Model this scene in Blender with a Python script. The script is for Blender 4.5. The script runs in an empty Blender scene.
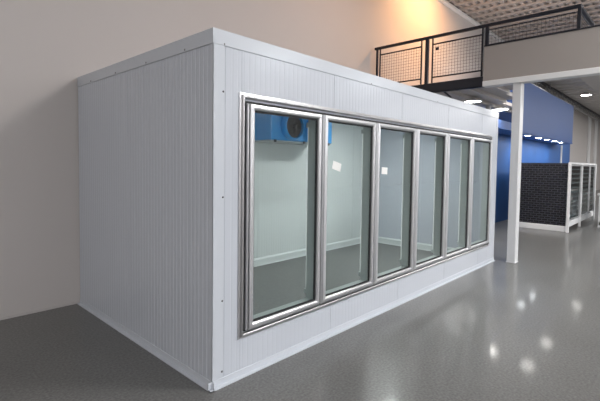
import bpy, math, random
from mathutils import Vector, Matrix
random.seed(7)
S = bpy.context.scene
COL = S.collection

# ------------------------------------------------------------------ materials
def lin(c):
    c = c / 255.0
    return c / 12.92 if c <= 0.04045 else ((c + 0.055) / 1.055) ** 2.4
def rgb(r, g, b): return (lin(r), lin(g), lin(b), 1.0)

def mat(name, col, rough=0.5, metal=0.0, spec=0.5, noise=None, bump=None, coat=0.0):
    m = bpy.data.materials.new(name); m.use_nodes = True
    nt = m.node_tree; b = nt.nodes['Principled BSDF']
    b.inputs['Base Color'].default_value = col
    b.inputs['Roughness'].default_value = rough
    b.inputs['Metallic'].default_value = metal
    b.inputs['Specular IOR Level'].default_value = spec
    b.inputs['Coat Weight'].default_value = coat
    tc = nt.nodes.new('ShaderNodeTexCoord')
    if noise:
        scale, amt = noise
        n = nt.nodes.new('ShaderNodeTexNoise'); n.inputs['Scale'].default_value = scale
        n.inputs['Detail'].default_value = 6
        nt.links.new(tc.outputs['Object'], n.inputs['Vector'])
        r = nt.nodes.new('ShaderNodeValToRGB')
        r.color_ramp.elements[0].position = 0.3; r.color_ramp.elements[1].position = 0.7
        r.color_ramp.elements[0].color = tuple(max(0, c * (1 - amt)) for c in col[:3]) + (1,)
        r.color_ramp.elements[1].color = tuple(min(1, c * (1 + amt)) for c in col[:3]) + (1,)
        nt.links.new(n.outputs['Fac'], r.inputs['Fac'])
        nt.links.new(r.outputs['Color'], b.inputs['Base Color'])
    if bump:
        scale, st = bump
        n = nt.nodes.new('ShaderNodeTexNoise'); n.inputs['Scale'].default_value = scale
        nt.links.new(tc.outputs['Object'], n.inputs['Vector'])
        bp = nt.nodes.new('ShaderNodeBump'); bp.inputs['Strength'].default_value = st
        bp.inputs['Distance'].default_value = 0.01
        nt.links.new(n.outputs['Fac'], bp.inputs['Height'])
        nt.links.new(bp.outputs['Normal'], b.inputs['Normal'])
    return m

def emit(name, col, st):
    m = bpy.data.materials.new(name); m.use_nodes = True
    nt = m.node_tree; nt.nodes.clear()
    o = nt.nodes.new('ShaderNodeOutputMaterial'); e = nt.nodes.new('ShaderNodeEmission')
    e.inputs['Color'].default_value = col; e.inputs['Strength'].default_value = st
    nt.links.new(e.outputs[0], o.inputs[0]); return m

def glass(name, tint, refl=1.5):
    m = bpy.data.materials.new(name); m.use_nodes = True
    nt = m.node_tree; nt.nodes.clear()
    o = nt.nodes.new('ShaderNodeOutputMaterial')
    t = nt.nodes.new('ShaderNodeBsdfTransparent'); t.inputs['Color'].default_value = tint
    g = nt.nodes.new('ShaderNodeBsdfGlossy'); g.inputs['Roughness'].default_value = 0.0
    f = nt.nodes.new('ShaderNodeFresnel'); f.inputs['IOR'].default_value = refl
    x = nt.nodes.new('ShaderNodeMixShader')
    gm = nt.nodes.new('ShaderNodeNewGeometry'); mm = nt.nodes.new('ShaderNodeMath'); mm.operation = 'SUBTRACT'; mm.use_clamp = True
    nt.links.new(f.outputs[0], mm.inputs[0]); nt.links.new(gm.outputs['Backfacing'], mm.inputs[1])   # reflect once, on entering the pane
    nt.links.new(mm.outputs[0], x.inputs['Fac']); nt.links.new(t.outputs[0], x.inputs[1])
    nt.links.new(g.outputs[0], x.inputs[2]); nt.links.new(x.outputs[0], o.inputs[0])
    return m

def floor_mat():
    m = mat('polished_concrete', rgb(96, 95, 93), 0.3, spec=0.25, coat=0.16)
    m.node_tree.nodes['Principled BSDF'].inputs['Coat Roughness'].default_value = 0.08
    nt = m.node_tree; b = nt.nodes['Principled BSDF']
    tc = nt.nodes.new('ShaderNodeTexCoord')
    v = nt.nodes.new('ShaderNodeTexNoise'); v.inputs['Scale'].default_value = 55; v.inputs['Detail'].default_value = 5
    v2 = nt.nodes.new('ShaderNodeTexNoise'); v2.inputs['Scale'].default_value = 1.1; v2.inputs['Detail'].default_value = 5
    for q in (v, v2): nt.links.new(tc.outputs['Object'], q.inputs['Vector'])
    r = nt.nodes.new('ShaderNodeValToRGB')
    r.color_ramp.elements[0].position = 0.32; r.color_ramp.elements[0].color = rgb(94, 94, 93)
    r.color_ramp.elements[1].position = 0.72; r.color_ramp.elements[1].color = rgb(124, 124, 122)
    nt.links.new(v.outputs['Fac'], r.inputs['Fac'])
    r2 = nt.nodes.new('ShaderNodeValToRGB')
    r2.color_ramp.elements[0].position = 0.3; r2.color_ramp.elements[0].color = (0.9, 0.9, 0.9, 1)
    r2.color_ramp.elements[1].position = 0.7; r2.color_ramp.elements[1].color = (1.04, 1.04, 1.04, 1)
    nt.links.new(v2.outputs['Fac'], r2.inputs['Fac'])
    mx = nt.nodes.new('ShaderNodeMix'); mx.data_type = 'RGBA'; mx.blend_type = 'MULTIPLY'
    mx.inputs[0].default_value = 1.0
    nt.links.new(r.outputs['Color'], mx.inputs[6]); nt.links.new(r2.outputs['Color'], mx.inputs[7])
    nt.links.new(mx.outputs[2], b.inputs['Base Color'])
    mr = nt.nodes.new('ShaderNodeMapRange')
    mr.inputs[3].default_value = 0.26; mr.inputs[4].default_value = 0.34
    nt.links.new(v2.outputs['Fac'], mr.inputs[0]); nt.links.new(mr.outputs[0], b.inputs['Roughness'])
    return m

def brick_mat():
    m = mat('black_tile', rgb(22, 22, 26), 0.25)
    nt = m.node_tree; b = nt.nodes['Principled BSDF']
    tc = nt.nodes.new('ShaderNodeTexCoord'); sp = nt.nodes.new('ShaderNodeSeparateXYZ'); cb = nt.nodes.new('ShaderNodeCombineXYZ')
    nt.links.new(tc.outputs['Object'], sp.inputs[0])
    nt.links.new(sp.outputs['Y'], cb.inputs['X']); nt.links.new(sp.outputs['Z'], cb.inputs['Y'])
    k = nt.nodes.new('ShaderNodeTexBrick'); k.inputs['Scale'].default_value = 1.0
    k.inputs['Brick Width'].default_value = 0.13; k.inputs['Row Height'].default_value = 0.058
    k.inputs['Mortar Size'].default_value = 0.006
    k.inputs['Color1'].default_value = rgb(24, 24, 28); k.inputs['Color2'].default_value = rgb(32, 32, 38)
    k.inputs['Mortar'].default_value = rgb(66, 66, 74)
    nt.links.new(cb.outputs[0], k.inputs['Vector']); nt.links.new(k.outputs['Color'], b.inputs['Base Color'])
    return m

M = {}
M['panel'] = mat('white_panel_enamel', rgb(197, 202, 211), 0.22, spec=0.5)
M['trim'] = mat('white_trim_enamel', rgb(201, 206, 214), 0.25)
M['inner'] = mat('interior_panel_enamel', rgb(212, 218, 217), 0.45)
M['ifloor'] = mat('cooler_floor_coating', rgb(112, 114, 112), 0.6, noise=(40, 0.12))
M['steel'] = mat('stainless_steel', rgb(200, 200, 202), 0.3, 1.0)
M['alu'] = mat('satin_aluminium', rgb(222, 223, 226), 0.38, 1.0)
M['midgrey'] = mat('grey_mullion_vinyl', rgb(120, 124, 124), 0.5)
M['gasket'] = mat('black_rubber_and_gap_shade', rgb(24, 25, 27), 0.6)
M['glass'] = glass('cooler_glass', (0.87, 0.895, 0.888, 1), 1.5)
M['glass2'] = glass('display_glass', (0.75, 0.80, 0.80, 1), 1.5)
M['screw'] = mat('zinc_screw', rgb(120, 120, 124), 0.35, 1.0)
M['led'] = mat('white_light_cover', rgb(180, 188, 185), 0.45)
M['lit'] = emit('lit_light_cover', (0.95, 1.0, 0.98, 1), 0.45)
M['paper'] = mat('white_label_paper', rgb(238, 238, 236), 0.6)
M['paper2'] = mat('label_print', rgb(150, 150, 156), 0.6)
M['blueunit'] = mat('blue_enamel', rgb(8, 136, 204), 0.35)
M['black'] = mat('black_plastic', rgb(20, 22, 26), 0.4)
M['unitgrey'] = mat('galvanised_drip_tray', rgb(170, 178, 180), 0.4, 0.6)
M['wall'] = mat('beige_wall_paint', rgb(193, 188, 186), 0.7, bump=(60, 0.05))
M['wall2'] = mat('grey_wall_paint', rgb(190, 186, 184), 0.7)
M['blue'] = mat('blue_wall_paint', rgb(34, 90, 158), 0.55)
M['blue2'] = mat('blue_canopy_paint', rgb(46, 80, 138), 0.5)
M['ceil'] = mat('metal_roof_deck', rgb(176, 168, 164), 0.45)
M['deckunder'] = mat('pale_deck_underside', rgb(190, 185, 182), 0.5)
M['dark'] = mat('dark_blue_grey_steel', rgb(40, 42, 50), 0.4, 0.3)
M['wire'] = mat('dark_wire', rgb(48, 44, 44), 0.5, 0.4)
M['fascia'] = mat('taupe_parapet_paint', rgb(158, 152, 148), 0.6)
M['white'] = mat('white_paint', rgb(226, 227, 228), 0.45)
M['postw'] = mat('white_post_paint', rgb(214, 215, 217), 0.4)
M['pipe'] = mat('grey_pipe_paint', rgb(150, 150, 152), 0.4)
M['floor'] = floor_mat()
M['brick'] = brick_mat()
M['shelf'] = mat('grey_wire_shelf', rgb(150, 154, 158), 0.4, 0.4)
M['cabin'] = mat('dark_grey_liner', rgb(64, 70, 76), 0.5)
M['down'] = emit('downlight_diffuser', (1.0, 0.97, 0.92, 1), 18.0)
M['canlight'] = emit('canopy_light_lens', (0.93, 0.97, 1.0, 1), 50.0)
M['bay'] = emit('pendant_light_diffuser', (1.0, 0.97, 0.93, 1), 26.0)

# ------------------------------------------------------------------ mesh helper
class MB:
    def __init__(s): s.v = []; s.f = []; s.sm = []
    def add(s, vs, fs, smooth=False):
        o = len(s.v); s.v += [tuple(p) for p in vs]
        for f in fs: s.f.append(tuple(i + o for i in f)); s.sm.append(smooth)
    def box(s, x0, x1, y0, y1, z0, z1, b=0.0):
        if b <= 0:
            vs = [(x, y, z) for x in (x0, x1) for y in (y0, y1) for z in (z0, z1)]
            s.add(vs, [(0,1,3,2),(4,6,7,5),(0,4,5,1),(2,3,7,6),(0,2,6,4),(1,5,7,3)])
            return s
        X, Y, Z = (x0, x1), (y0, y1), (z0, z1)
        vs = []; idx = {}
        for i in (0,1):
            for j in (0,1):
                for k in (0,1):
                    sx, sy, sz = (1-2*i)*b, (1-2*j)*b, (1-2*k)*b
                    for a in range(3):
                        p = [X[i]+sx, Y[j]+sy, Z[k]+sz]; p[a] -= (sx, sy, sz)[a]
                        idx[(i,j,k,a)] = len(vs); vs.append(p)
        fs = []
        for i in (0,1):
            fs.append([idx[(i,0,0,0)], idx[(i,1,0,0)], idx[(i,1,1,0)], idx[(i,0,1,0)]])
            fs.append([idx[(0,i,0,1)], idx[(1,i,0,1)], idx[(1,i,1,1)], idx[(0,i,1,1)]])
            fs.append([idx[(0,0,i,2)], idx[(1,0,i,2)], idx[(1,1,i,2)], idx[(0,1,i,2)]])
        for i in (0,1):
            for j in (0,1):
                fs.append([idx[(i,j,0,0)], idx[(i,j,1,0)], idx[(i,j,1,1)], idx[(i,j,0,1)]])
                fs.append([idx[(i,0,j,0)], idx[(i,1,j,0)], idx[(i,1,j,2)], idx[(i,0,j,2)]])
                fs.append([idx[(0,i,j,1)], idx[(1,i,j,1)], idx[(1,i,j,2)], idx[(0,i,j,2)]])
                for k in (0,1): fs.append([idx[(i,j,k,0)], idx[(i,j,k,1)], idx[(i,j,k,2)]])
        s.add(vs, fs); return s
    def prism(s, prof, fn, t0, t1, smooth=False, cap=True):
        """prof: closed 2D outline; fn(a, b, t) -> 3D point; extruded t0..t1"""
        n = len(prof)
        vs = [fn(a, b, t0) for a, b in prof] + [fn(a, b, t1) for a, b in prof]
        fs = [(i, (i+1) % n, n + (i+1) % n, n + i) for i in range(n)]
        s.add(vs, fs, smooth)
        if cap: s.add(vs, [tuple(range(n-1, -1, -1)), tuple(range(n, 2*n))])
        return s
    def bar(s, p0, p1, r, n=8, smooth=True):
        p0 = Vector(p0); p1 = Vector(p1); d = (p1 - p0).normalized()
        u = d.orthogonal().normalized(); w = d.cross(u)
        vs = []
        for p in (p0, p1):
            for i in range(n):
                a = 2*math.pi*i/n; vs.append(p + u*(math.cos(a)*r) + w*(math.sin(a)*r))
        s.add(vs, [(i, (i+1) % n, n+(i+1) % n, n+i) for i in range(n)], smooth)
        s.add(vs, [tuple(range(n-1,-1,-1)), tuple(range(n,2*n))]); return s
    def lathe(s, prof, fn, n=28, smooth=True):
        """prof: list of (r, h); fn(x, y, h) -> 3D"""
        k = len(prof); vs = []
        for i in range(n):
            a = 2*math.pi*i/n
            for r, h in prof: vs.append(fn(r*math.cos(a), r*math.sin(a), h))
        fs = []
        for i in range(n):
            j = (i+1) % n
            for q in range(k-1): fs.append((i*k+q, j*k+q, j*k+q+1, i*k+q+1))
        s.add(vs, fs, smooth); return s
    def build(s, name, m, parent=None, origin=None):
        me = bpy.data.meshes.new(name)
        o0 = Vector(origin) if origin is not None else Vector((0,0,0))
        off = o0 if origin is not None else (parent_world(parent) if parent else Vector((0,0,0)))
        me.from_pydata([tuple(Vector(p) - off) for p in s.v], [], s.f)
        for p, q in zip(me.polygons, s.sm): p.use_smooth = q
        import bmesh
        bm = bmesh.new(); bm.from_mesh(me); bmesh.ops.recalc_face_normals(bm, faces=bm.faces); bm.to_mesh(me); bm.free()
        me.materials.append(m)
        o = bpy.data.objects.new(name, me); COL.objects.link(o)
        if parent: o.parent = parent
        if origin is not None: o.location = o0 - (parent_world(parent) if parent else Vector((0,0,0)))
        return o
def parent_world(o):
    w = Vector((0,0,0))
    while o is not None: w = w + Vector(o.location); o = o.parent
    return w

def tag(o, label=None, cat=None, group=None, kind=None):
    if label: o['label'] = label
    if cat: o['category'] = cat
    if group: o['group'] = group
    if kind: o['kind'] = kind
    return o
def thing(name, label, cat, loc=(0,0,0), group=None):
    o = bpy.data.objects.new(name, None); COL.objects.link(o); o.location = loc
    o.empty_display_size = 0.2
    return tag(o, label, cat, group)
def struct(name, mb, m, label=None):
    o = mb.build(name, m); o['kind'] = 'structure'
    if label: o['label'] = label
    return o
def copy_thing(src, loc, label):
    r = src.copy(); COL.objects.link(r); r.location = loc; r['label'] = label
    for ch in list(src.children):
        c = ch.copy(); COL.objects.link(c); c.parent = r
        for g in list(ch.children):
            d = g.copy(); COL.objects.link(d); d.parent = c
    return r

# ------------------------------------------------------------------ setting
WY = 2.55            # back wall face
RX, LX, FY = 46.0, -9.0, -15.0
ZR, ZR2, XD = 6.05, 5.2, 15.0
struct('floor', MB().box(LX, RX, FY, WY + 0.2, -0.2, 0.0), M['floor'], 'polished grey speckled concrete floor')
struct('wall_back', MB().box(LX, RX, WY, WY + 0.2, 0.0, ZR + 0.2), M['wall'], 'tall plain beige wall behind the cooler')
struct('wall_left', MB().box(LX - 0.2, LX, FY, WY + 0.2, 0, ZR + 0.2), M['wall'], 'beige side wall')
struct('wall_right', MB().box(RX, RX + 0.2, FY, WY + 0.2, 0, ZR + 0.2), M['wall2'], 'grey far wall')
struct('wall_front', MB().box(LX, RX, FY - 0.2, FY, 0, ZR + 0.2), M['wall2'], 'grey showroom wall facing the cooler')
# ribbed steel roof deck: flat sheet plus ribs and cross laps
c = MB().box(LX, XD, FY, WY + 0.2, ZR, ZR + 0.2)
y = -6.0
while y < WY - 0.1:
    c.prism([(y, ZR), (y + 0.02, ZR - 0.075), (y + 0.10, ZR - 0.075), (y + 0.12, ZR)], lambda a, b, t: (t, a, b), 8.0, XD)
    y += 0.19
x = 8.2
while x < XD - 0.1:
    c.box(x, x + 0.05, -6.0, WY, ZR - 0.13, ZR - 0.075); x += 0.42
struct('ceiling', c, M['ceil'], 'ribbed metal roof deck')
c = MB().box(XD, RX, FY, WY + 0.2, ZR2, ZR2 + 0.2)
x = XD + 0.3
while x < 40:
    c.prism([(x, ZR2), (x + 0.06, ZR2 - 0.09), (x + 0.34, ZR2 - 0.09), (x + 0.40, ZR2)], lambda a, b, t: (a, t, b), -8.0, WY)
    x += 0.75
c.box(XD - 0.05, XD, FY, WY, ZR2, ZR)
o = struct('ceiling_lower', c, M['deckunder'], 'lower ribbed ceiling over the far end')
o.name = 'ceiling.001'
# wall / roof angle and closing strip of the deck flutes
t = MB().box(7.0, XD, WY - 0.10, WY, ZR - 0.19, ZR - 0.13)
struct('trim_1', t, M['white'], 'light grey angle where the back wall meets the roof')
# baseboard bead on the left part of the back wall
struct('baseboard_back', MB().box(LX, -0.03, WY - 0.008, WY, 0.0, 0.02), M['wall2'], 'thin pale bead along the foot of the back wall')

# ------------------------------------------------------------------ walk-in cooler
L, D, H, T = 5.693, 2.534, 2.5, 0.10
cool = thing('walk_in_cooler', 'large white ribbed walk-in cooler with six framed glass doors, on the grey floor', 'walk-in cooler', (0,0,0))

def ribprof(a0, a1, face, back, sign, pitch=0.0508, w=0.018, d=0.0008):
    """closed outline (a, depth) with grooves in the outer face"""
    pts = [(a0, face)]
    k = math.ceil((a0 + 0.006) / pitch)
    while k * pitch + w < a1 - 0.004:
        g = k * pitch
        if g > a0 + 0.004:
            pts += [(g, face), (g + w*0.3, face + sign*d), (g + w*0.7, face + sign*d), (g + w, face)]
        k += 1
    pts += [(a1, face), (a1, back), (a0, back)]
    return pts
SE = 0.0015
ys = [T, 1.31, D - T]
# left side wall (outer face x=0, runs along y)
for a0, a1 in ((0.0 + 0.001, 1.31 - SE), (1.31 + SE, D)):
    m_ = MB().prism(ribprof(a0, a1, 0.0, T, 1, w=0.02, d=0.0028), lambda a, b, t: (b, a, t), 0.0, H - 0.1)
    m_.build('side_panel', M['panel'], cool)
for a0, a1 in ((0.001, 1.31 - SE), (1.31 + SE, D)):
    m_ = MB().prism(ribprof(a0, a1, L, L - T, -1), lambda a, b, t: (b, a, t), 0.0, H - 0.1)
    m_.build('side_panel', M['panel'], cool)
xs = [T, 1.31, 2.53, 3.75, 4.97, L - T]
for a0, a1 in zip(xs[:-1], xs[1:]):
    MB().prism(ribprof(a0 + SE, a1 - SE, D - T, D, 1, d=0.0012), lambda a, b, t: (a, b, t), 0.0, H - 0.1).build('back_panel', M['inner'], cool)
for a0, a1 in zip([0.0] + xs[1:-1], xs[1:-1] + [L]):
    MB().box(a0 + SE, a1 - SE, 0.0, D, H - 0.1, H - 0.002).build('ceiling_panel', M['panel'], cool)
MB().box(T, L - T, T, D - T, 0.0, 0.012).build('floor_panel', M['ifloor'], cool)
# front: door opening
FX0, FX1, FZ0, FZ1 = 0.245, 5.355, 0.335, 2.045      # clear opening
for a0, a1 in ((T + 0.001, FX0), (FX1, L - T - 0.001)):
    MB().prism(ribprof(a0, a1, 0.0, T, 1), lambda a, b, t: (a, b, t), 0.0, H - 0.1).build('front_panel', M['panel'], cool)
hx = [FX0, 1.31, 2.53, 3.75, 4.97, FX1]
for a0, a1 in zip(hx[:-1], hx[1:]):
    MB().prism(ribprof(a0 + SE, a1 - SE, 0.0, T, 1), lambda a, b, t: (a, b, t), FZ1, H - 0.1).build('header_panel', M['panel'], cool)
    MB().prism(ribprof(a0 + SE, a1 - SE, 0.0, T, 1), lambda a, b, t: (a, b, t), 0.0, FZ0).build('sill_panel', M['panel'], cool)
# corner trims
MB().box(-0.003, 0.022, -0.003, 0.0, 0.0, H - 0.1).box(0.022, 0.088, -0.003, 0.0, 0.0, H - 0.1).box(-0.003, 0.0, -0.003, 0.026, 0.0, H - 0.1).build('corner_trim', M['trim'], cool)
MB().box(L - 0.07, L + 0.003, -0.003, 0.0, 0.0, H - 0.1).box(L, L + 0.003, 0.0, 0.03, 0.0, H - 0.1).build('corner_trim', M['trim'], cool)
# cap band
e = 0.006
MB().box(-e, L + e, -e, 0.0, H - 0.10, H).box(-e, 0.0, 0.0, D, H - 0.10, H).box(L, L + e, 0.0, D, H - 0.10, H) \
    .box(-e, L + e, -e, 0.05, H, H + 0.002).box(-e, 0.05, 0.05, D, H, H + 0.002).build('cap_trim', M['trim'], cool)
# base angle
bp = [(0.0, 0.0), (-0.034, 0.0), (-0.034, 0.006), (-0.007, 0.010), (-0.005, 0.052), (0.0, 0.054)]
MB().prism(bp, lambda a, b, t: (t, a, b), -0.034, L + 0.01).prism(bp, lambda a, b, t: (a, t, b), -0.034, D - 0.002).build('base_trim', M['trim'], cool)
# inside cove
ip = [(0.0, 0.012), (-0.03, 0.012), (-0.022, 0.03), (-0.02, 0.11), (0.0, 0.135)]
MB().prism(ip, lambda a, b, t: (t, D - T + a, b), T, L - T).prism(ip, lambda a, b, t: (L - T + a, t, b), T, D - T).prism(ip, lambda a, b, t: (T - a, t, b), T, D - T).build('cove_trim', M['inner'], cool)
for sx, sz in ((0.088, 2.41), (0.082, 2.085), (0.082, 1.35), (0.082, 0.612), (0.082, 0.10), (1.9, 2.41), (3.4, 2.41)):
    MB().lathe([(0, 0.0055), (0.004, 0.005), (0.0075, 0.002), (0.0075, 0)], lambda a, b, h, sx=sx, sz=sz: (sx + a, -0.003 - h, sz + b), 12).build('screw', M['screw'], cool)
for sy in (0.35, 0.95, 1.55, 2.15):
    MB().lathe([(0, 0.005), (0.005, 0.0045), (0.0075, 0.002), (0.0075, 0)], lambda a, b, h, sy=sy: (-0.006 - h, sy + a, 2.415 + b), 12).build('screw', M['screw'], cool)

# door frame: outer steel flange with raised inner bead (mitred ring)
def ring(mb, x0, x1, z0, z1, prof, smooth=False):
    """prof: closed outline (inset from the outer edge, y) swept round the rectangle with mitres"""
    n = len(prof); vs = []
    for cx_, cz_, sx_, sz_ in ((x0, z0, 1, 1), (x1, z0, -1, 1), (x1, z1, -1, -1), (x0, z1, 1, -1)):
        for a, b in prof: vs.append((cx_ + sx_*a, b, cz_ + sz_*a))
    fs = []
    for k in range(4):
        q = (k + 1) % 4
        for i in range(n):
            j = (i + 1) % n; fs.append((k*n+i, k*n+j, q*n+j, q*n+i))
    mb.add(vs, fs, smooth)
def arc(cx_, cy_, r, a0, a1, n):
    return [(cx_ + r*math.cos(math.radians(a0+(a1-a0)*i/n)), cy_ + r*math.sin(math.radians(a0+(a1-a0)*i/n))) for i in range(n+1)]
fr = MB()
OX0, OX1, OZ0, OZ1 = 0.220, 5.405, 0.290, 2.100
ring(fr, OX0, OX1, OZ0, OZ1, [(0.0, 0.0), (0.001, -0.008), (0.015, -0.011), (0.016, -0.011)] +
     arc(0.028, -0.016, 0.012, 200, 350, 8) + [(0.041, 0.0)])
df = fr.build('door_frame', M['steel'], cool)
rc = MB()
ring(rc, FX0, FX1, FZ0, FZ1, [(0.0, -0.003), (0.05, -0.003), (0.05, 0.004), (0.0, 0.004)])
rc.build('frame_gap_shade', M['gasket'], df)  # black strip, shade of the gap round the doors put into colour
rc = MB()
ring(rc, FX0, FX1, FZ0, FZ1, [(0.0, 0.004), (0.055, 0.004), (0.055, 0.09), (0.0, 0.09)])
rc.build('frame_liner', M['led'], df)

ND, X0, PITCH = 6, 0.268, 0.846
DZ0, DZ1 = 0.354, 2.022
for k in range(1, ND):
    xm = X0 + k*PITCH - 0.007
    mu = MB().box(xm - 0.032, xm + 0.032, -0.004, 0.006, FZ0 + 0.05, FZ1 - 0.05).build('mullion', M['gasket'], cool)  # front face coloured black as the shade between doors
    MB().box(xm - 0.035, xm + 0.035, 0.006, 0.10, FZ0 + 0.05, FZ1 - 0.05, 0.006).build('mullion_cover', M['led'], mu)
    lc = MB()
    prof = arc(xm, 0.10, 0.024, 0, 180, 8)
    lc.prism(prof, lambda a, b, t: (a, b, t), FZ0 + 0.13, FZ1 - 0.13)
    lc.build('light_cover', M['lit'], mu)
    for z_ in (FZ0 + 0.085, FZ1 - 0.13):
        MB().box(xm - 0.028, xm + 0.028, 0.10, 0.13, z_, z_ + 0.045, 0.004).build('end_cap', M['led'], mu)

for k in range(ND):
    a = X0 + k*PITCH; b = a + PITCH - 0.014
    # rounded satin stiles and rails
    dm = MB()
    hx0 = a + 0.027
    SW = 0.044
    pr = [(0.0, -0.008), (0.0, -0.036)] + [(0.010 + 0.010*math.cos(math.radians(q)), -0.036 + 0.010*math.sin(math.radians(q))) for q in (180, 210, 240, 270)][1:] \
        + [(0.022, -0.050), (0.033, -0.048), (0.040, -0.042), (0.043, -0.034), (SW, -0.008)]
    ring(dm, hx0, b, DZ0, DZ1, pr)
    door = dm.build('door', M['alu'], cool)
    # full-height pull rail along the latch edge
    hp = [(a, -0.010), (a, -0.036), (a + 0.003, -0.044), (a + 0.008, -0.047), (a + 0.013, -0.044), (a + 0.016, -0.036), (a + 0.016, -0.010)]
    MB().prism(hp, lambda p, q, t: (p, q, t), DZ0 + 0.002, DZ1 - 0.002).build('handle', M['alu'], door)
    gk = MB()
    ring(gk, hx0 + SW, b - SW + SW - SW, DZ0 + SW, DZ1 - SW, [(-0.004, -0.026), (0.012, -0.026), (0.012, -0.014), (-0.004, -0.014)])
    ring(gk, a + 0.01, b - 0.006, DZ0 + 0.01, DZ1 - 0.01, [(0.0, -0.009), (0.02, -0.009), (0.02, 0.0), (0.0, 0.0)])
    gk.build('gasket', M['gasket'], door)
    MB().box(hx0 + SW - 0.004, b - SW + 0.004, -0.024, -0.018, DZ0 + SW - 0.004, DZ1 - SW + 0.004).build('glass_pane', M['glass'], door)
    if k in (1, 2):
        cx_, cz_, tl, w_, h_ = ((1.335, 1.575, -14, 0.125, 0.075), (2.15, 1.532, -3, 0.115, 0.072))[k - 1]
        ct, st = math.cos(math.radians(tl)), math.sin(math.radians(tl))
        P_ = lambda u, v, yy: (cx_ + u*ct - v*st, yy, cz_ + u*st + v*ct)
        lb = MB(); q = [(-w_/2, -h_/2), (w_/2, -h_/2), (w_/2, h_/2), (-w_/2, h_/2)]
        lb.add([P_(u, v, -0.0250) for u, v in q] + [P_(u, v, -0.0242) for u, v in q], [(0,1,2,3), (7,6,5,4), (0,4,5,1), (1,5,6,2), (2,6,7,3), (3,7,4,0)])
        sk = lb.build('sticker', M['paper'], door)

# ------------------------------------------------------------------ evaporator hung inside
EX0, EX1, EY0, EY1, EZ0, EZ1 = 2.30, 3.64, 1.90, 2.40, 1.93, 2.36
ev = thing('evaporator_unit', 'bright blue two-fan evaporator unit hanging under the cooler ceiling', 'evaporator', ((EX0+EX1)/2, 2.15, EZ0))
eb = MB().box(EX0, EX1, EY0, EY1, EZ0, EZ1, 0.012)
eb.build('casing', M['blueunit'], ev)
MB().box(EX0 + 0.01, EX1 - 0.01, EY0 + 0.015, EY1 - 0.01, EZ0 - 0.022, EZ0, 0.006).build('drip_tray', M['unitgrey'], ev)
for bx in (EX0 + 0.06, EX0 + 0.66, EX1 - 0.1):
    MB().box(bx, bx + 0.035, EY0 - 0.004, EY0 + 0.02, EZ0 - 0.03, EZ0 + 0.006, 0.003).build('clip', M['black'], ev)
for bx in (EX0 + 0.15, EX1 - 0.15):
    MB().box(bx - 0.02, bx + 0.02, EY0 + 0.1, EY0 + 0.4, EZ1, 2.4).build('hanger_bracket', M['unitgrey'], ev)
for fx in (2.68, 3.22):
    fz = 2.14; R = 0.19
    fn = lambda a, b, h, fx=fx: (fx + a, EY0 - h, fz + b)
    sh = MB().lathe([(R + 0.012, 0.0), (R + 0.010, 0.08), (R, 0.095), (R - 0.014, 0.095), (R - 0.02, 0.08), (R - 0.02, 0.048), (0.0, 0.048)], fn, 40)
    fan = sh.build('fan_shroud', M['blueunit'], ev)
    MB().lathe([(R - 0.021, 0.05), (0.0, 0.05)], fn, 40).build('fan_opening', M['black'], fan)
    bl = MB()
    for q in range(5):
        a0 = q*2*math.pi/5
        vs = []
        for rr, w_, tw in ((0.04, 0.25, 0.012), (0.10, 0.42, 0.010), (0.155, 0.5, 0.008)):
            for sgn in (-1, 1):
                aa = a0 + sgn*w_/1.3 + rr*2
                vs.append(fn(rr*math.cos(aa), rr*math.sin(aa), 0.068 + sgn*tw*0.6))
        bl.add(vs, [(0,1,3,2), (2,3,5,4)])
        vs2 = [(p[0], p[1] + 0.002, p[2]) for p in vs]
        bl.add(vs2, [(0,2,3,1), (2,4,5,3)])
    bl.build('fan_blades', M['gasket'], fan)
    gd = MB()
    for rr in (0.06, 0.095, 0.13, 0.16):
        n = 36
        for i in range(n):
            a0, a1 = 2*math.pi*i/n, 2*math.pi*(i+1)/n
            gd.bar(fn(rr*math.cos(a0), rr*math.sin(a0), 0.095), fn(rr*math.cos(a1), rr*math.sin(a1), 0.095), 0.0022, 5)
    for q in range(8):
        a0 = q*math.pi/4 + 0.2
        gd.bar(fn(0.03*math.cos(a0), 0.03*math.sin(a0), 0.097), fn(R*math.cos(a0), R*math.sin(a0), 0.095), 0.0025, 5)
    gd.build('fan_guard', M['wire'], fan)
    MB().lathe([(0.0, 0.098), (0.022, 0.096), (0.034, 0.088), (0.034, 0.055)], fn, 20).build('fan_hub', M['dark'], fan)

# ------------------------------------------------------------------ mezzanine
MX = 5.72
mz = thing('mezzanine', 'raised mezzanine platform with taupe parapet and dark steel edge beyond the cooler', 'mezzanine', (MX, 2.5, 2.97))
dk = MB().box(MX + 0.05, 6.05, -1.7, WY - 0.004, 3.06, 3.14).box(6.05, 10.0, 0.85, WY - 0.004, 3.06, 3.14).box(6.05, 7.9, -1.7, -1.0, 3.06, 3.14).box(6.05, 8.1, 0.39, 0.85, 3.06, 3.14).box(6.05, 6.9, 0.0, 0.39, 3.06, 3.14)
yy = -1.5
while yy < WY - 0.2:
    x1 = 7.8 if yy < -1.08 else 6.0 if yy < 0.0 else 6.85 if yy < 0.39 else 8.05 if yy < 0.85 else 9.95
    dk.box(MX + 0.1, x1, yy, yy + 0.09, 2.99, 3.06); yy += 0.42
dk.build('deck', M['deckunder'], mz)
eb = MB().box(MX, MX + 0.012, 0.28, WY - 0.004, 2.965, 3.125).box(MX, MX + 0.08, 0.28, WY - 0.004, 2.965, 2.977).box(MX, MX + 0.08, 0.28, WY - 0.004, 3.125, 3.14)
eb.build('edge_beam', M['dark'], mz)
MB().box(MX, MX + 0.14, -1.7, 0.28, 3.05, 3.64).build('parapet', M['fascia'], mz)
MB().box(MX - 0.012, MX + 0.16, -1.7, 0.28, 3.64, 3.66, 0.004).build('parapet_cap', M['dark'], mz)
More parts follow.
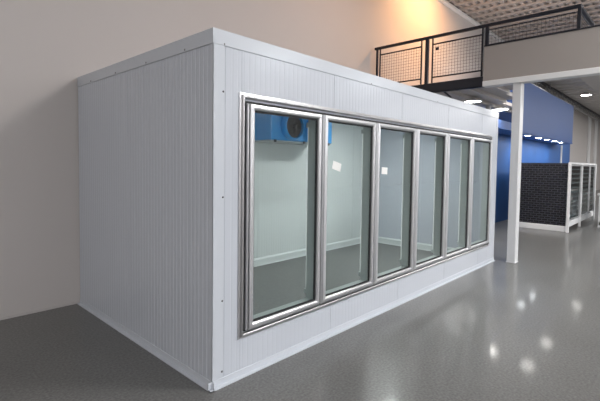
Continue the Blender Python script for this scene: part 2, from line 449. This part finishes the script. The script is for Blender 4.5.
MB().box(MX - 0.014, MX + 0.16, -1.7, 0.285, 2.965, 3.055, 0.006).build('parapet_trim', M['white'], mz)
MB().bar((5.745, 1.02, 3.0), (7.3, 1.02, 2.64), 0.018).build('brace', M['dark'], mz)

# guard rail on the mezzanine edge
gr = thing('guardrail', 'dark steel guardrail with wire mesh infill on the mezzanine edge', 'railing', (MX, 0.7, 3.14))
RZ = 4.0
def wiremesh(fn, u0, u1, v0, v1, r=0.0022, p=0.054):
    w = MB()
    n = max(2, round((u1-u0)/p)); m_ = max(2, round((v1-v0)/p))
    for i in range(1, n): w.bar(fn(u0+(u1-u0)*i/n, v0), fn(u0+(u1-u0)*i/n, v1), r, 4, False)
    for j in range(1, m_): w.bar(fn(u0, v0+(v1-v0)*j/m_), fn(u1, v0+(v1-v0)*j/m_), r, 4, False)
    return w
RXC = MX + 0.03
MB().box(RXC - 0.025, RXC + 0.025, -1.105, 2.50, RZ - 0.025, RZ + 0.025, 0.005).build('top_rail', M['dark'], gr)
MB().box(RXC + 0.025, 7.72, -1.105, -1.055, RZ - 0.025, RZ + 0.025, 0.005).build('top_rail', M['dark'], gr)
for py, z0, w_ in ((2.44, 3.14, 0.018), (1.335, 3.05, 0.028), (0.245, 3.05, 0.024), (-1.08, 3.66, 0.022)):
    MB().box(RXC - w_, RXC + w_, py - w_, py + w_, z0, RZ - 0.025).build('post', M['dark'], gr)
MB().box(RXC + 0.03, RXC + 0.09, 0.29, 0.35, 3.14, RZ - 0.03).build('post', M['postw'], gr)
for px_ in (7.7,):
    MB().box(px_ - 0.022, px_ + 0.022, -1.10, -1.06, 3.14, RZ - 0.025).build('post', M['dark'], gr)
fy = lambda u, v: (RXC, u, v)
for u0, u1, v0, v1 in ((1.45, 2.37, 3.25, 3.86), (0.32, 1.225, 3.25, 3.86)):
    g = MB(); w_ = 0.011
    for a0, a1, b0, b1 in ((u0-w_, u0+w_, v0-0.1, RZ-0.025), (u1-w_, u1+w_, v0-0.1, RZ-0.025), (u0, u1, v0-w_, v0+w_), (u0, u1, v1-w_, v1+w_)):
        g.box(RXC - w_, RXC + w_, a0, a1, b0, b1)
    fp = g.build('mesh_panel', M['dark'], gr)
    wiremesh(fy, u0, u1, v0, v1).build('wire_mesh', M['wire'], fp)
MB().box(RXC - 0.02, RXC - 0.005, 1.10, 1.16, 3.74, 3.79, 0.003).build('latch', M['dark'], gr)
for u0, u1, fn, nm in ((-1.06, 0.22, fy, 0), (RXC + 0.03, 7.67, lambda u, v: (u, -1.08, v), 1)):
    g = MB(); w_ = 0.009; v0, v1 = (3.67, 3.92) if nm == 0 else (3.24, 3.92)
    for p0, p1 in (((u0, v0), (u1, v0)), ((u0, v1), (u1, v1)), ((u0, v0), (u0, v1)), ((u1, v0), (u1, v1))):
        g.bar(fn(*p0), fn(*p1), w_, 6)
    fp = g.build('mesh_panel', M['dark'], gr)
    wiremesh(fn, u0, u1, v0, v1).build('wire_mesh', M['wire'], fp)

# posts under the mezzanine
sp = MB().box(5.735, 5.905, -0.325, -0.195, 0.0, 2.965, 0.008)
sp.box(5.728, 5.912, -0.332, -0.188, 0.0, 0.012)
tag(sp.build('support_post', M['postw'], origin=(5.82, -0.26, 0)), 'square white post under the parapet, beside the cooler end', 'post')
pc = thing('pipe_column', 'slim grey pipe column rising behind the far top corner of the cooler', 'column', (8.15, 1.02, 0))
MB().bar((8.15, 1.02, 0.01), (8.15, 1.02, 2.98), 0.055, 16).build('shaft', M['pipe'], pc)
MB().box(8.03, 8.27, 0.90, 1.14, 0.0, 0.012).build('base_plate', M['pipe'], pc)
MB().box(8.05, 8.25, 0.92, 1.12, 2.98, 2.989).build('cap_plate', M['pipe'], pc)

# lights
def disc_light(name, label, cat, loc, r, drop, mname, ringm, group=None):
    t = thing(name, label, cat, loc, group)
    x, y, z = loc
    MB().lathe([(r, 0.004), (r, 0.0), (r + 0.03, 0.0), (r + 0.03, 0.022), (r + 0.02, 0.027), (0.0, 0.027)], lambda a, b, h: (x + a, y + b, z + h), 28).build('trim_ring', ringm, t)
    MB().lathe([(r, 0.006), (r*0.7, 0.0), (0.0, -0.002)], lambda a, b, h: (x + a, y + b, z + h), 28).build('diffuser', M[mname], t)
    if drop:
        MB().lathe([(r + 0.03, 0.024), (r*0.8, 0.09), (0.08, 0.12), (0.0, 0.12)], lambda a, b, h: (x + a, y + b, z + h), 28).build('housing', M['white'], t)
        MB().bar((x, y, z + 0.12), (x, y, z + drop), 0.012, 8).build('stem', M['pipe'], t)
    return t
G1 = 'round lights under the mezzanine'
disc_light('downlight', 'round downlight under the mezzanine, left of the grey pipe column', 'ceiling light', (7.24, 1.02, 2.955), 0.16, 0, 'down', M['white'], G1)
disc_light('downlight', 'round downlight under the mezzanine, beside the white post top', 'ceiling light', (8.90, 1.01, 2.955), 0.18, 0, 'down', M['white'], G1)
PL = [(13.4, 'hung behind the parapet, nearest of its row to the mezzanine'), (15.9, 'just above the middle of the blue canopy top'), (21.6, 'right of the blue canopy, before the far grey wall')]
for x_, s_ in PL:
    disc_light('pendant_light', 'round white pendant light ' + s_, 'pendant light', (x_, 1.3, 4.98), 0.21, (ZR if x_ < XD else ZR2 - 0.09) - 4.98, 'bay', M['white'], 'pendant lights along the back wall')

# slot diffuser high on the back wall
sd = thing('slot_diffuser', 'long brown slot vent high on the beige wall above the guardrail', 'vent', (9.9, WY, 5.95))
MB().box(8.6, 10.75, WY - 0.04, WY, 5.93, 6.0, 0.005).build('frame', mat('brown_vent_paint', rgb(120, 104, 96), 0.5), sd)
MB().box(8.65, 10.7, WY - 0.044, WY - 0.036, 5.95, 5.98).build('slot', M['gasket'], sd)

# ------------------------------------------------------------------ blue alcove
struct('wall_alcove', MB().box(8.95, 10.48, 1.62, WY, 0.0, 2.95).box(10.48, 20.3, 1.62, WY, 0.0, 3.98), M['blue'], 'blue painted wall behind the tiled display case')
cn = thing('canopy', 'deep blue boxed canopy with a row of five small lights, right of the white post', 'canopy', (14.0, 1.4, 2.53))
MB().box(10.5, 17.55, 1.05, 1.62, 2.56, 4.0, 0.01).build('fascia', M['blue2'], cn)
MB().box(8.95, 10.5, 1.05, 1.62, 2.56, 2.74).build('header', M['blue2'], cn)
MB().box(8.95, 17.55, 1.05, 1.62, 2.53, 2.56).build('soffit', mat('pale_blue_soffit_paint', rgb(84, 122, 186), 0.45), cn)
MB().box(8.95, 17.56, 1.035, 1.05, 2.53, 2.555).build('edge_strip', M['blue2'], cn)
nm = ['leftmost', 'second from left', 'middle', 'second from right', 'rightmost']
for i, x_ in enumerate((11.8, 13.05, 14.05, 15.1, 16.05)):
    t = thing('canopy_downlight', 'small bright recessed light in the blue canopy soffit, %s of the five' % nm[i], 'ceiling light', (x_, 1.15, 2.53), 'small lights in the blue canopy')
    MB().lathe([(0.12, 0.0), (0.12, -0.012), (0.095, -0.014), (0.095, 0.0)], lambda a, b, h: (x_ + a, 1.15 + b, 2.53 + h), 24).build('trim_ring', M['white'], t)
    MB().lathe([(0.095, -0.008), (0.0, -0.010)], lambda a, b, h: (x_ + a, 1.15 + b, 2.53 + h), 24).build('lens', M['canlight'], t)
tag(MB().box(18.45, 18.6, 1.58, 1.62, 0.0, 2.53).build('conduit', M['white'], origin=(18.52, 1.62, 0)), 'thin white vertical strip on the blue wall above the tiled case', 'conduit')

# ------------------------------------------------------------------ tiled display case
dc = thing('display_case', 'black tiled display case with white framed glass doors, under the blue canopy', 'display case', (11.6, 0.35, 0))
MB().box(10.36, 10.42, -0.16, 0.98, 0.14, 1.69).build('tiled_end', M['brick'], dc, origin=(10.36, -0.16, 0.17))
MB().box(10.30, 10.40, -0.18, 1.0, 0.0, 0.14, 0.008).build('plinth', M['white'], dc)
MB().box(10.42, 14.0, 0.90, 0.98, 0.17, 1.68).box(13.94, 14.0, -0.2, 0.9, 0.17, 1.68).build('liner', M['cabin'], dc)
MB().box(10.36, 14.0, -0.2, 0.98, 1.69, 1.71).build('top', M['dark'], dc)
MB().box(10.22, 14.02, -0.25, -0.2, 1.68, 1.73, 0.006).build('head_rail', M['white'], dc)
MB().box(10.42, 14.0, -0.235, 0.95, 0.12, 0.26, 0.006).build('kick_panel', M['white'], dc)
for px_ in (10.25, 11.75, 13.95):
    MB().box(px_ - 0.03, px_ + 0.03, -0.26, -0.2, 0.0, 1.68, 0.006).build('frame_post', M['white'], dc)
MB().box(13.0, 13.04, -0.25, -0.21, 0.26, 1.68, 0.004).build('frame_post', M['alu'], dc)
for a0, a1 in ((10.30, 11.70), (11.80, 12.98), (13.06, 13.90)):
    d_ = MB(); y0, y1 = -0.235, -0.215
    for b0, b1, c0, c1 in ((a0, a0 + 0.03, 0.28, 1.67), (a1 - 0.03, a1, 0.28, 1.67), (a0, a1, 0.28, 0.31), (a0, a1, 1.64, 1.67)):
        d_.box(b0, b1, y0, y1, c0, c1)
    dd = d_.build('door', M['alu'], dc)
    MB().box(a0 + 0.02, a1 - 0.02, -0.228, -0.222, 0.30, 1.65).build('glass_pane', M['glass2'], dd)
for z_ in (0.34, 0.46, 0.58, 0.70, 0.82, 0.94, 1.06, 1.18, 1.30, 1.42, 1.54):
    MB().box(10.44, 13.92, -0.19, 0.88, z_, z_ + 0.03).build('shelf', M['shelf'], dc)

# low glazed counter at the frame edge
lc = thing('glass_counter', 'low white framed glass counter at the right edge, beside the tiled case', 'counter', (12.8, -1.0, 0))
for px_, py in ((12.05, -0.66), (12.05, -1.45), (13.6, -0.66), (13.6, -1.45)):
    MB().box(px_ - 0.05, px_ + 0.05, py - 0.05, py + 0.05, 0.0, 0.86).build('frame_post', M['white'], lc)
MB().box(11.95, 13.7, -1.52, -0.58, 0.86, 0.92, 0.006).build('top', M['white'], lc)
MB().box(12.0, 13.65, -1.47, -0.63, 0.06, 0.14).build('shelf', M['shelf'], lc)
MB().box(12.04, 12.05, -1.40, -0.71, 0.14, 0.86).build('glass_pane', M['glass2'], lc)

# white uprights on the far grey wall
for i, (x_, w_) in enumerate(((30.7, 0.5), (33.2, 0.6))):
    tag(MB().box(x_ - w_/2, x_ + w_/2, WY - 0.12, WY, 0.0, 5.0 if i == 0 else 5.08, 0.02).build('wall_pilaster', M['white'], origin=(x_, WY, 0)),
        ('tall white upright on the far grey wall, left of the pair' if i == 0 else 'tall white upright on the far grey wall, right of the pair'), 'pilaster', 'white uprights on the far wall')
# roof joist and duct along the back wall at the far end
rj = thing('roof_joist', 'dark open-web roof joist running along the top of the far grey wall', 'joist', (27, 2.2, 4.8))
MB().box(15.2, 42, 2.15, 2.25, 5.02, 5.10).build('chord', M['dark'], rj)
MB().box(15.2, 42, 2.15, 2.25, 4.72, 4.80).build('chord', M['pipe'], rj)
wb = MB(); x = 15.3; q = 0
while x < 41.5:
    wb.bar((x, 2.2, 4.78 if q else 5.04), (x + 0.5, 2.2, 5.04 if q else 4.78), 0.02, 6); x += 0.5; q = 1 - q
wb.build('web', M['pipe'], rj)
du = thing('air_duct', 'round grey air duct behind the top of the blue canopy', 'duct', (18, 1.9, 4.5))
MB().bar((11.5, 2.0, 4.42), (20.5, 2.0, 4.42), 0.22, 20).build('tube', M['pipe'], du)
for x_ in (13.0, 15.5, 18.0, 20.3):
    MB().bar((x_, 2.0, 4.42), (x_ + 0.06, 2.0, 4.42), 0.235, 20).build('collar', M['unitgrey'], du)
    MB().box(x_ + 0.02, x_ + 0.04, 1.995, 2.005, 4.64, (ZR - 0.075) if x_ < XD else ZR2 - 0.09).build('hanger_strap', M['pipe'], du)

# ------------------------------------------------------------------ lamps
def area(name, loc, aim, sx, sy, power, col=(1, 1, 1)):
    l = bpy.data.lights.new(name, 'AREA'); l.shape = 'RECTANGLE'; l.size = sx; l.size_y = sy; l.energy = power; l.color = col
    o = bpy.data.objects.new(name, l); COL.objects.link(o); o.location = loc
    o.rotation_euler = (Vector(aim) - Vector(loc)).to_track_quat('-Z', 'Y').to_euler()
    return o
for x_, y_, p_ in ((3.0, -8.5, 160), (8.85, -8.5, 210), (14.5, -8.5, 210), (20.0, -8.5, 260)):
    area('ceiling_strip_and_fill', (x_, y_, 5.5), (x_, y_, 0), 2.0, 0.5, p_*0.92, (0.91, 0.955, 1.0))
area('ceiling_strip_and_fill', (-4.5, -9.0, 5.9), (-4.5, -9.0, 0), 2.6, 0.5, 420, (0.98, 0.99, 1.0))  # added fill lamp, lifts the left wall and cooler side
area('ceiling_strip_and_fill', (-6.8, -3.0, 5.9), (-5.5, -2.0, 0), 0.5, 2.6, 120, (1.0, 0.99, 0.98))  # second added fill, brightens the left side of the cooler
area('ceiling_strip_and_fill', (4.5, -4.5, 5.9), (4.5, -4.5, 0), 2.6, 0.5, 260, (1.0, 0.97, 0.94))
for x_ in (2, 9, 16, 23, 30):
    area('front_wall_fill', (x_, FY + 1.2, 5.7), (x_, FY, 2.5), 5.0, 0.3, 330, (0.95, 0.98, 1.0))  # added fill on the unseen front wall, for metal reflections and ambient
for x_ in (16, 24, 32):
    area('far_end_light', (x_, -5.5, 5.0), (x_, -5.5, 0), 3.0, 3.0, 400, (1.0, 0.98, 0.96))
for x_, y_, p_ in ((4.15, 1.05, 22), (1.6, 1.0, 7)):
    area('cooler_ceiling_lamp', (x_, y_, 2.38), (x_, y_ + 0.25, 0), 0.5, 0.15, p_, (0.98, 1.0, 0.99))
for k in range(1, ND):
    xm = X0 + k*PITCH - 0.007
    area('mullion_led', (xm, 0.135, 1.2), (xm, 2.0, 1.2), 0.03, 1.4, 1.6, (0.98, 1.0, 0.99))
def spot(name, loc, aim, power, col, ang, blend, r=0.08):
    l = bpy.data.lights.new(name, 'SPOT'); l.energy = power; l.color = col; l.spot_size = math.radians(ang); l.spot_blend = blend; l.shadow_soft_size = r
    o = bpy.data.objects.new(name, l); COL.objects.link(o); o.location = loc
    o.rotation_euler = (Vector(aim) - Vector(loc)).to_track_quat('-Z', 'Y').to_euler()
spot('warm_track_light', (7.7, 1.0, 5.98), (7.75, 2.55, 4.6), 300, (1.0, 0.50, 0.20), 140, 1.0)
spot('warm_track_light', (4.6, 0.6, 5.95), (2.5, 2.55, 4.0), 75, (1.0, 0.62, 0.42), 140, 1.0)
area('roof_deck_fill', (8.2, 0.6, 3.3), (11.5, -1.0, 6), 0.8, 0.3, 45, (1.0, 0.93, 0.88))  # added fill, lifts the roof deck above the mezzanine
for x_ in (11.8, 13.05, 14.05, 15.1, 16.05):
    spot('canopy_lamp', (x_, 1.2, 2.50), (x_, 1.1, 0), 14, (0.95, 0.97, 1.0), 130, 0.6)
for x_, y_ in ((7.24, 1.02), (8.90, 1.01)):
    spot('downlight_lamp', (x_, y_, 2.94), (x_, y_, 0), 60, (1.0, 0.96, 0.9), 150, 0.6)

W = bpy.data.worlds.new('World'); S.world = W; W.use_nodes = True
W.node_tree.nodes['Background'].inputs[0].default_value = (0.8, 0.85, 0.9, 1)
W.node_tree.nodes['Background'].inputs[1].default_value = 0.3

# ------------------------------------------------------------------ camera
cx, cy, cz, yaw, pitch, roll, f, sy = -1.6609, -2.3851, 1.5876, 0.8156, 0.0457, 0.0137, 414.7444, -17.1542
fw = Vector((math.sin(yaw)*math.cos(pitch), math.cos(yaw)*math.cos(pitch), -math.sin(pitch)))
r = Vector((math.cos(yaw), -math.sin(yaw), 0)); u = r.cross(fw)
r2 = r*math.cos(roll) + u*math.sin(roll); u2 = u*math.cos(roll) - r*math.sin(roll)
cam = bpy.data.cameras.new('Camera'); co = bpy.data.objects.new('Camera', cam); COL.objects.link(co)
cam.sensor_width = 36; cam.sensor_fit = 'HORIZONTAL'; cam.lens = 36*f/600; cam.shift_y = sy/600
cam.clip_start = 0.05; cam.clip_end = 200
m4 = Matrix.Identity(4)
for i in range(3): m4[i][0] = r2[i]; m4[i][1] = u2[i]; m4[i][2] = -fw[i]
m4[0][3], m4[1][3], m4[2][3] = cx, cy, cz
co.matrix_world = m4
S.camera = co
S.view_settings.view_transform = 'Standard'; S.view_settings.look = 'None'
S.view_settings.exposure = 0.6; S.view_settings.gamma = 1.0; S.view_settings.use_curve_mapping = False
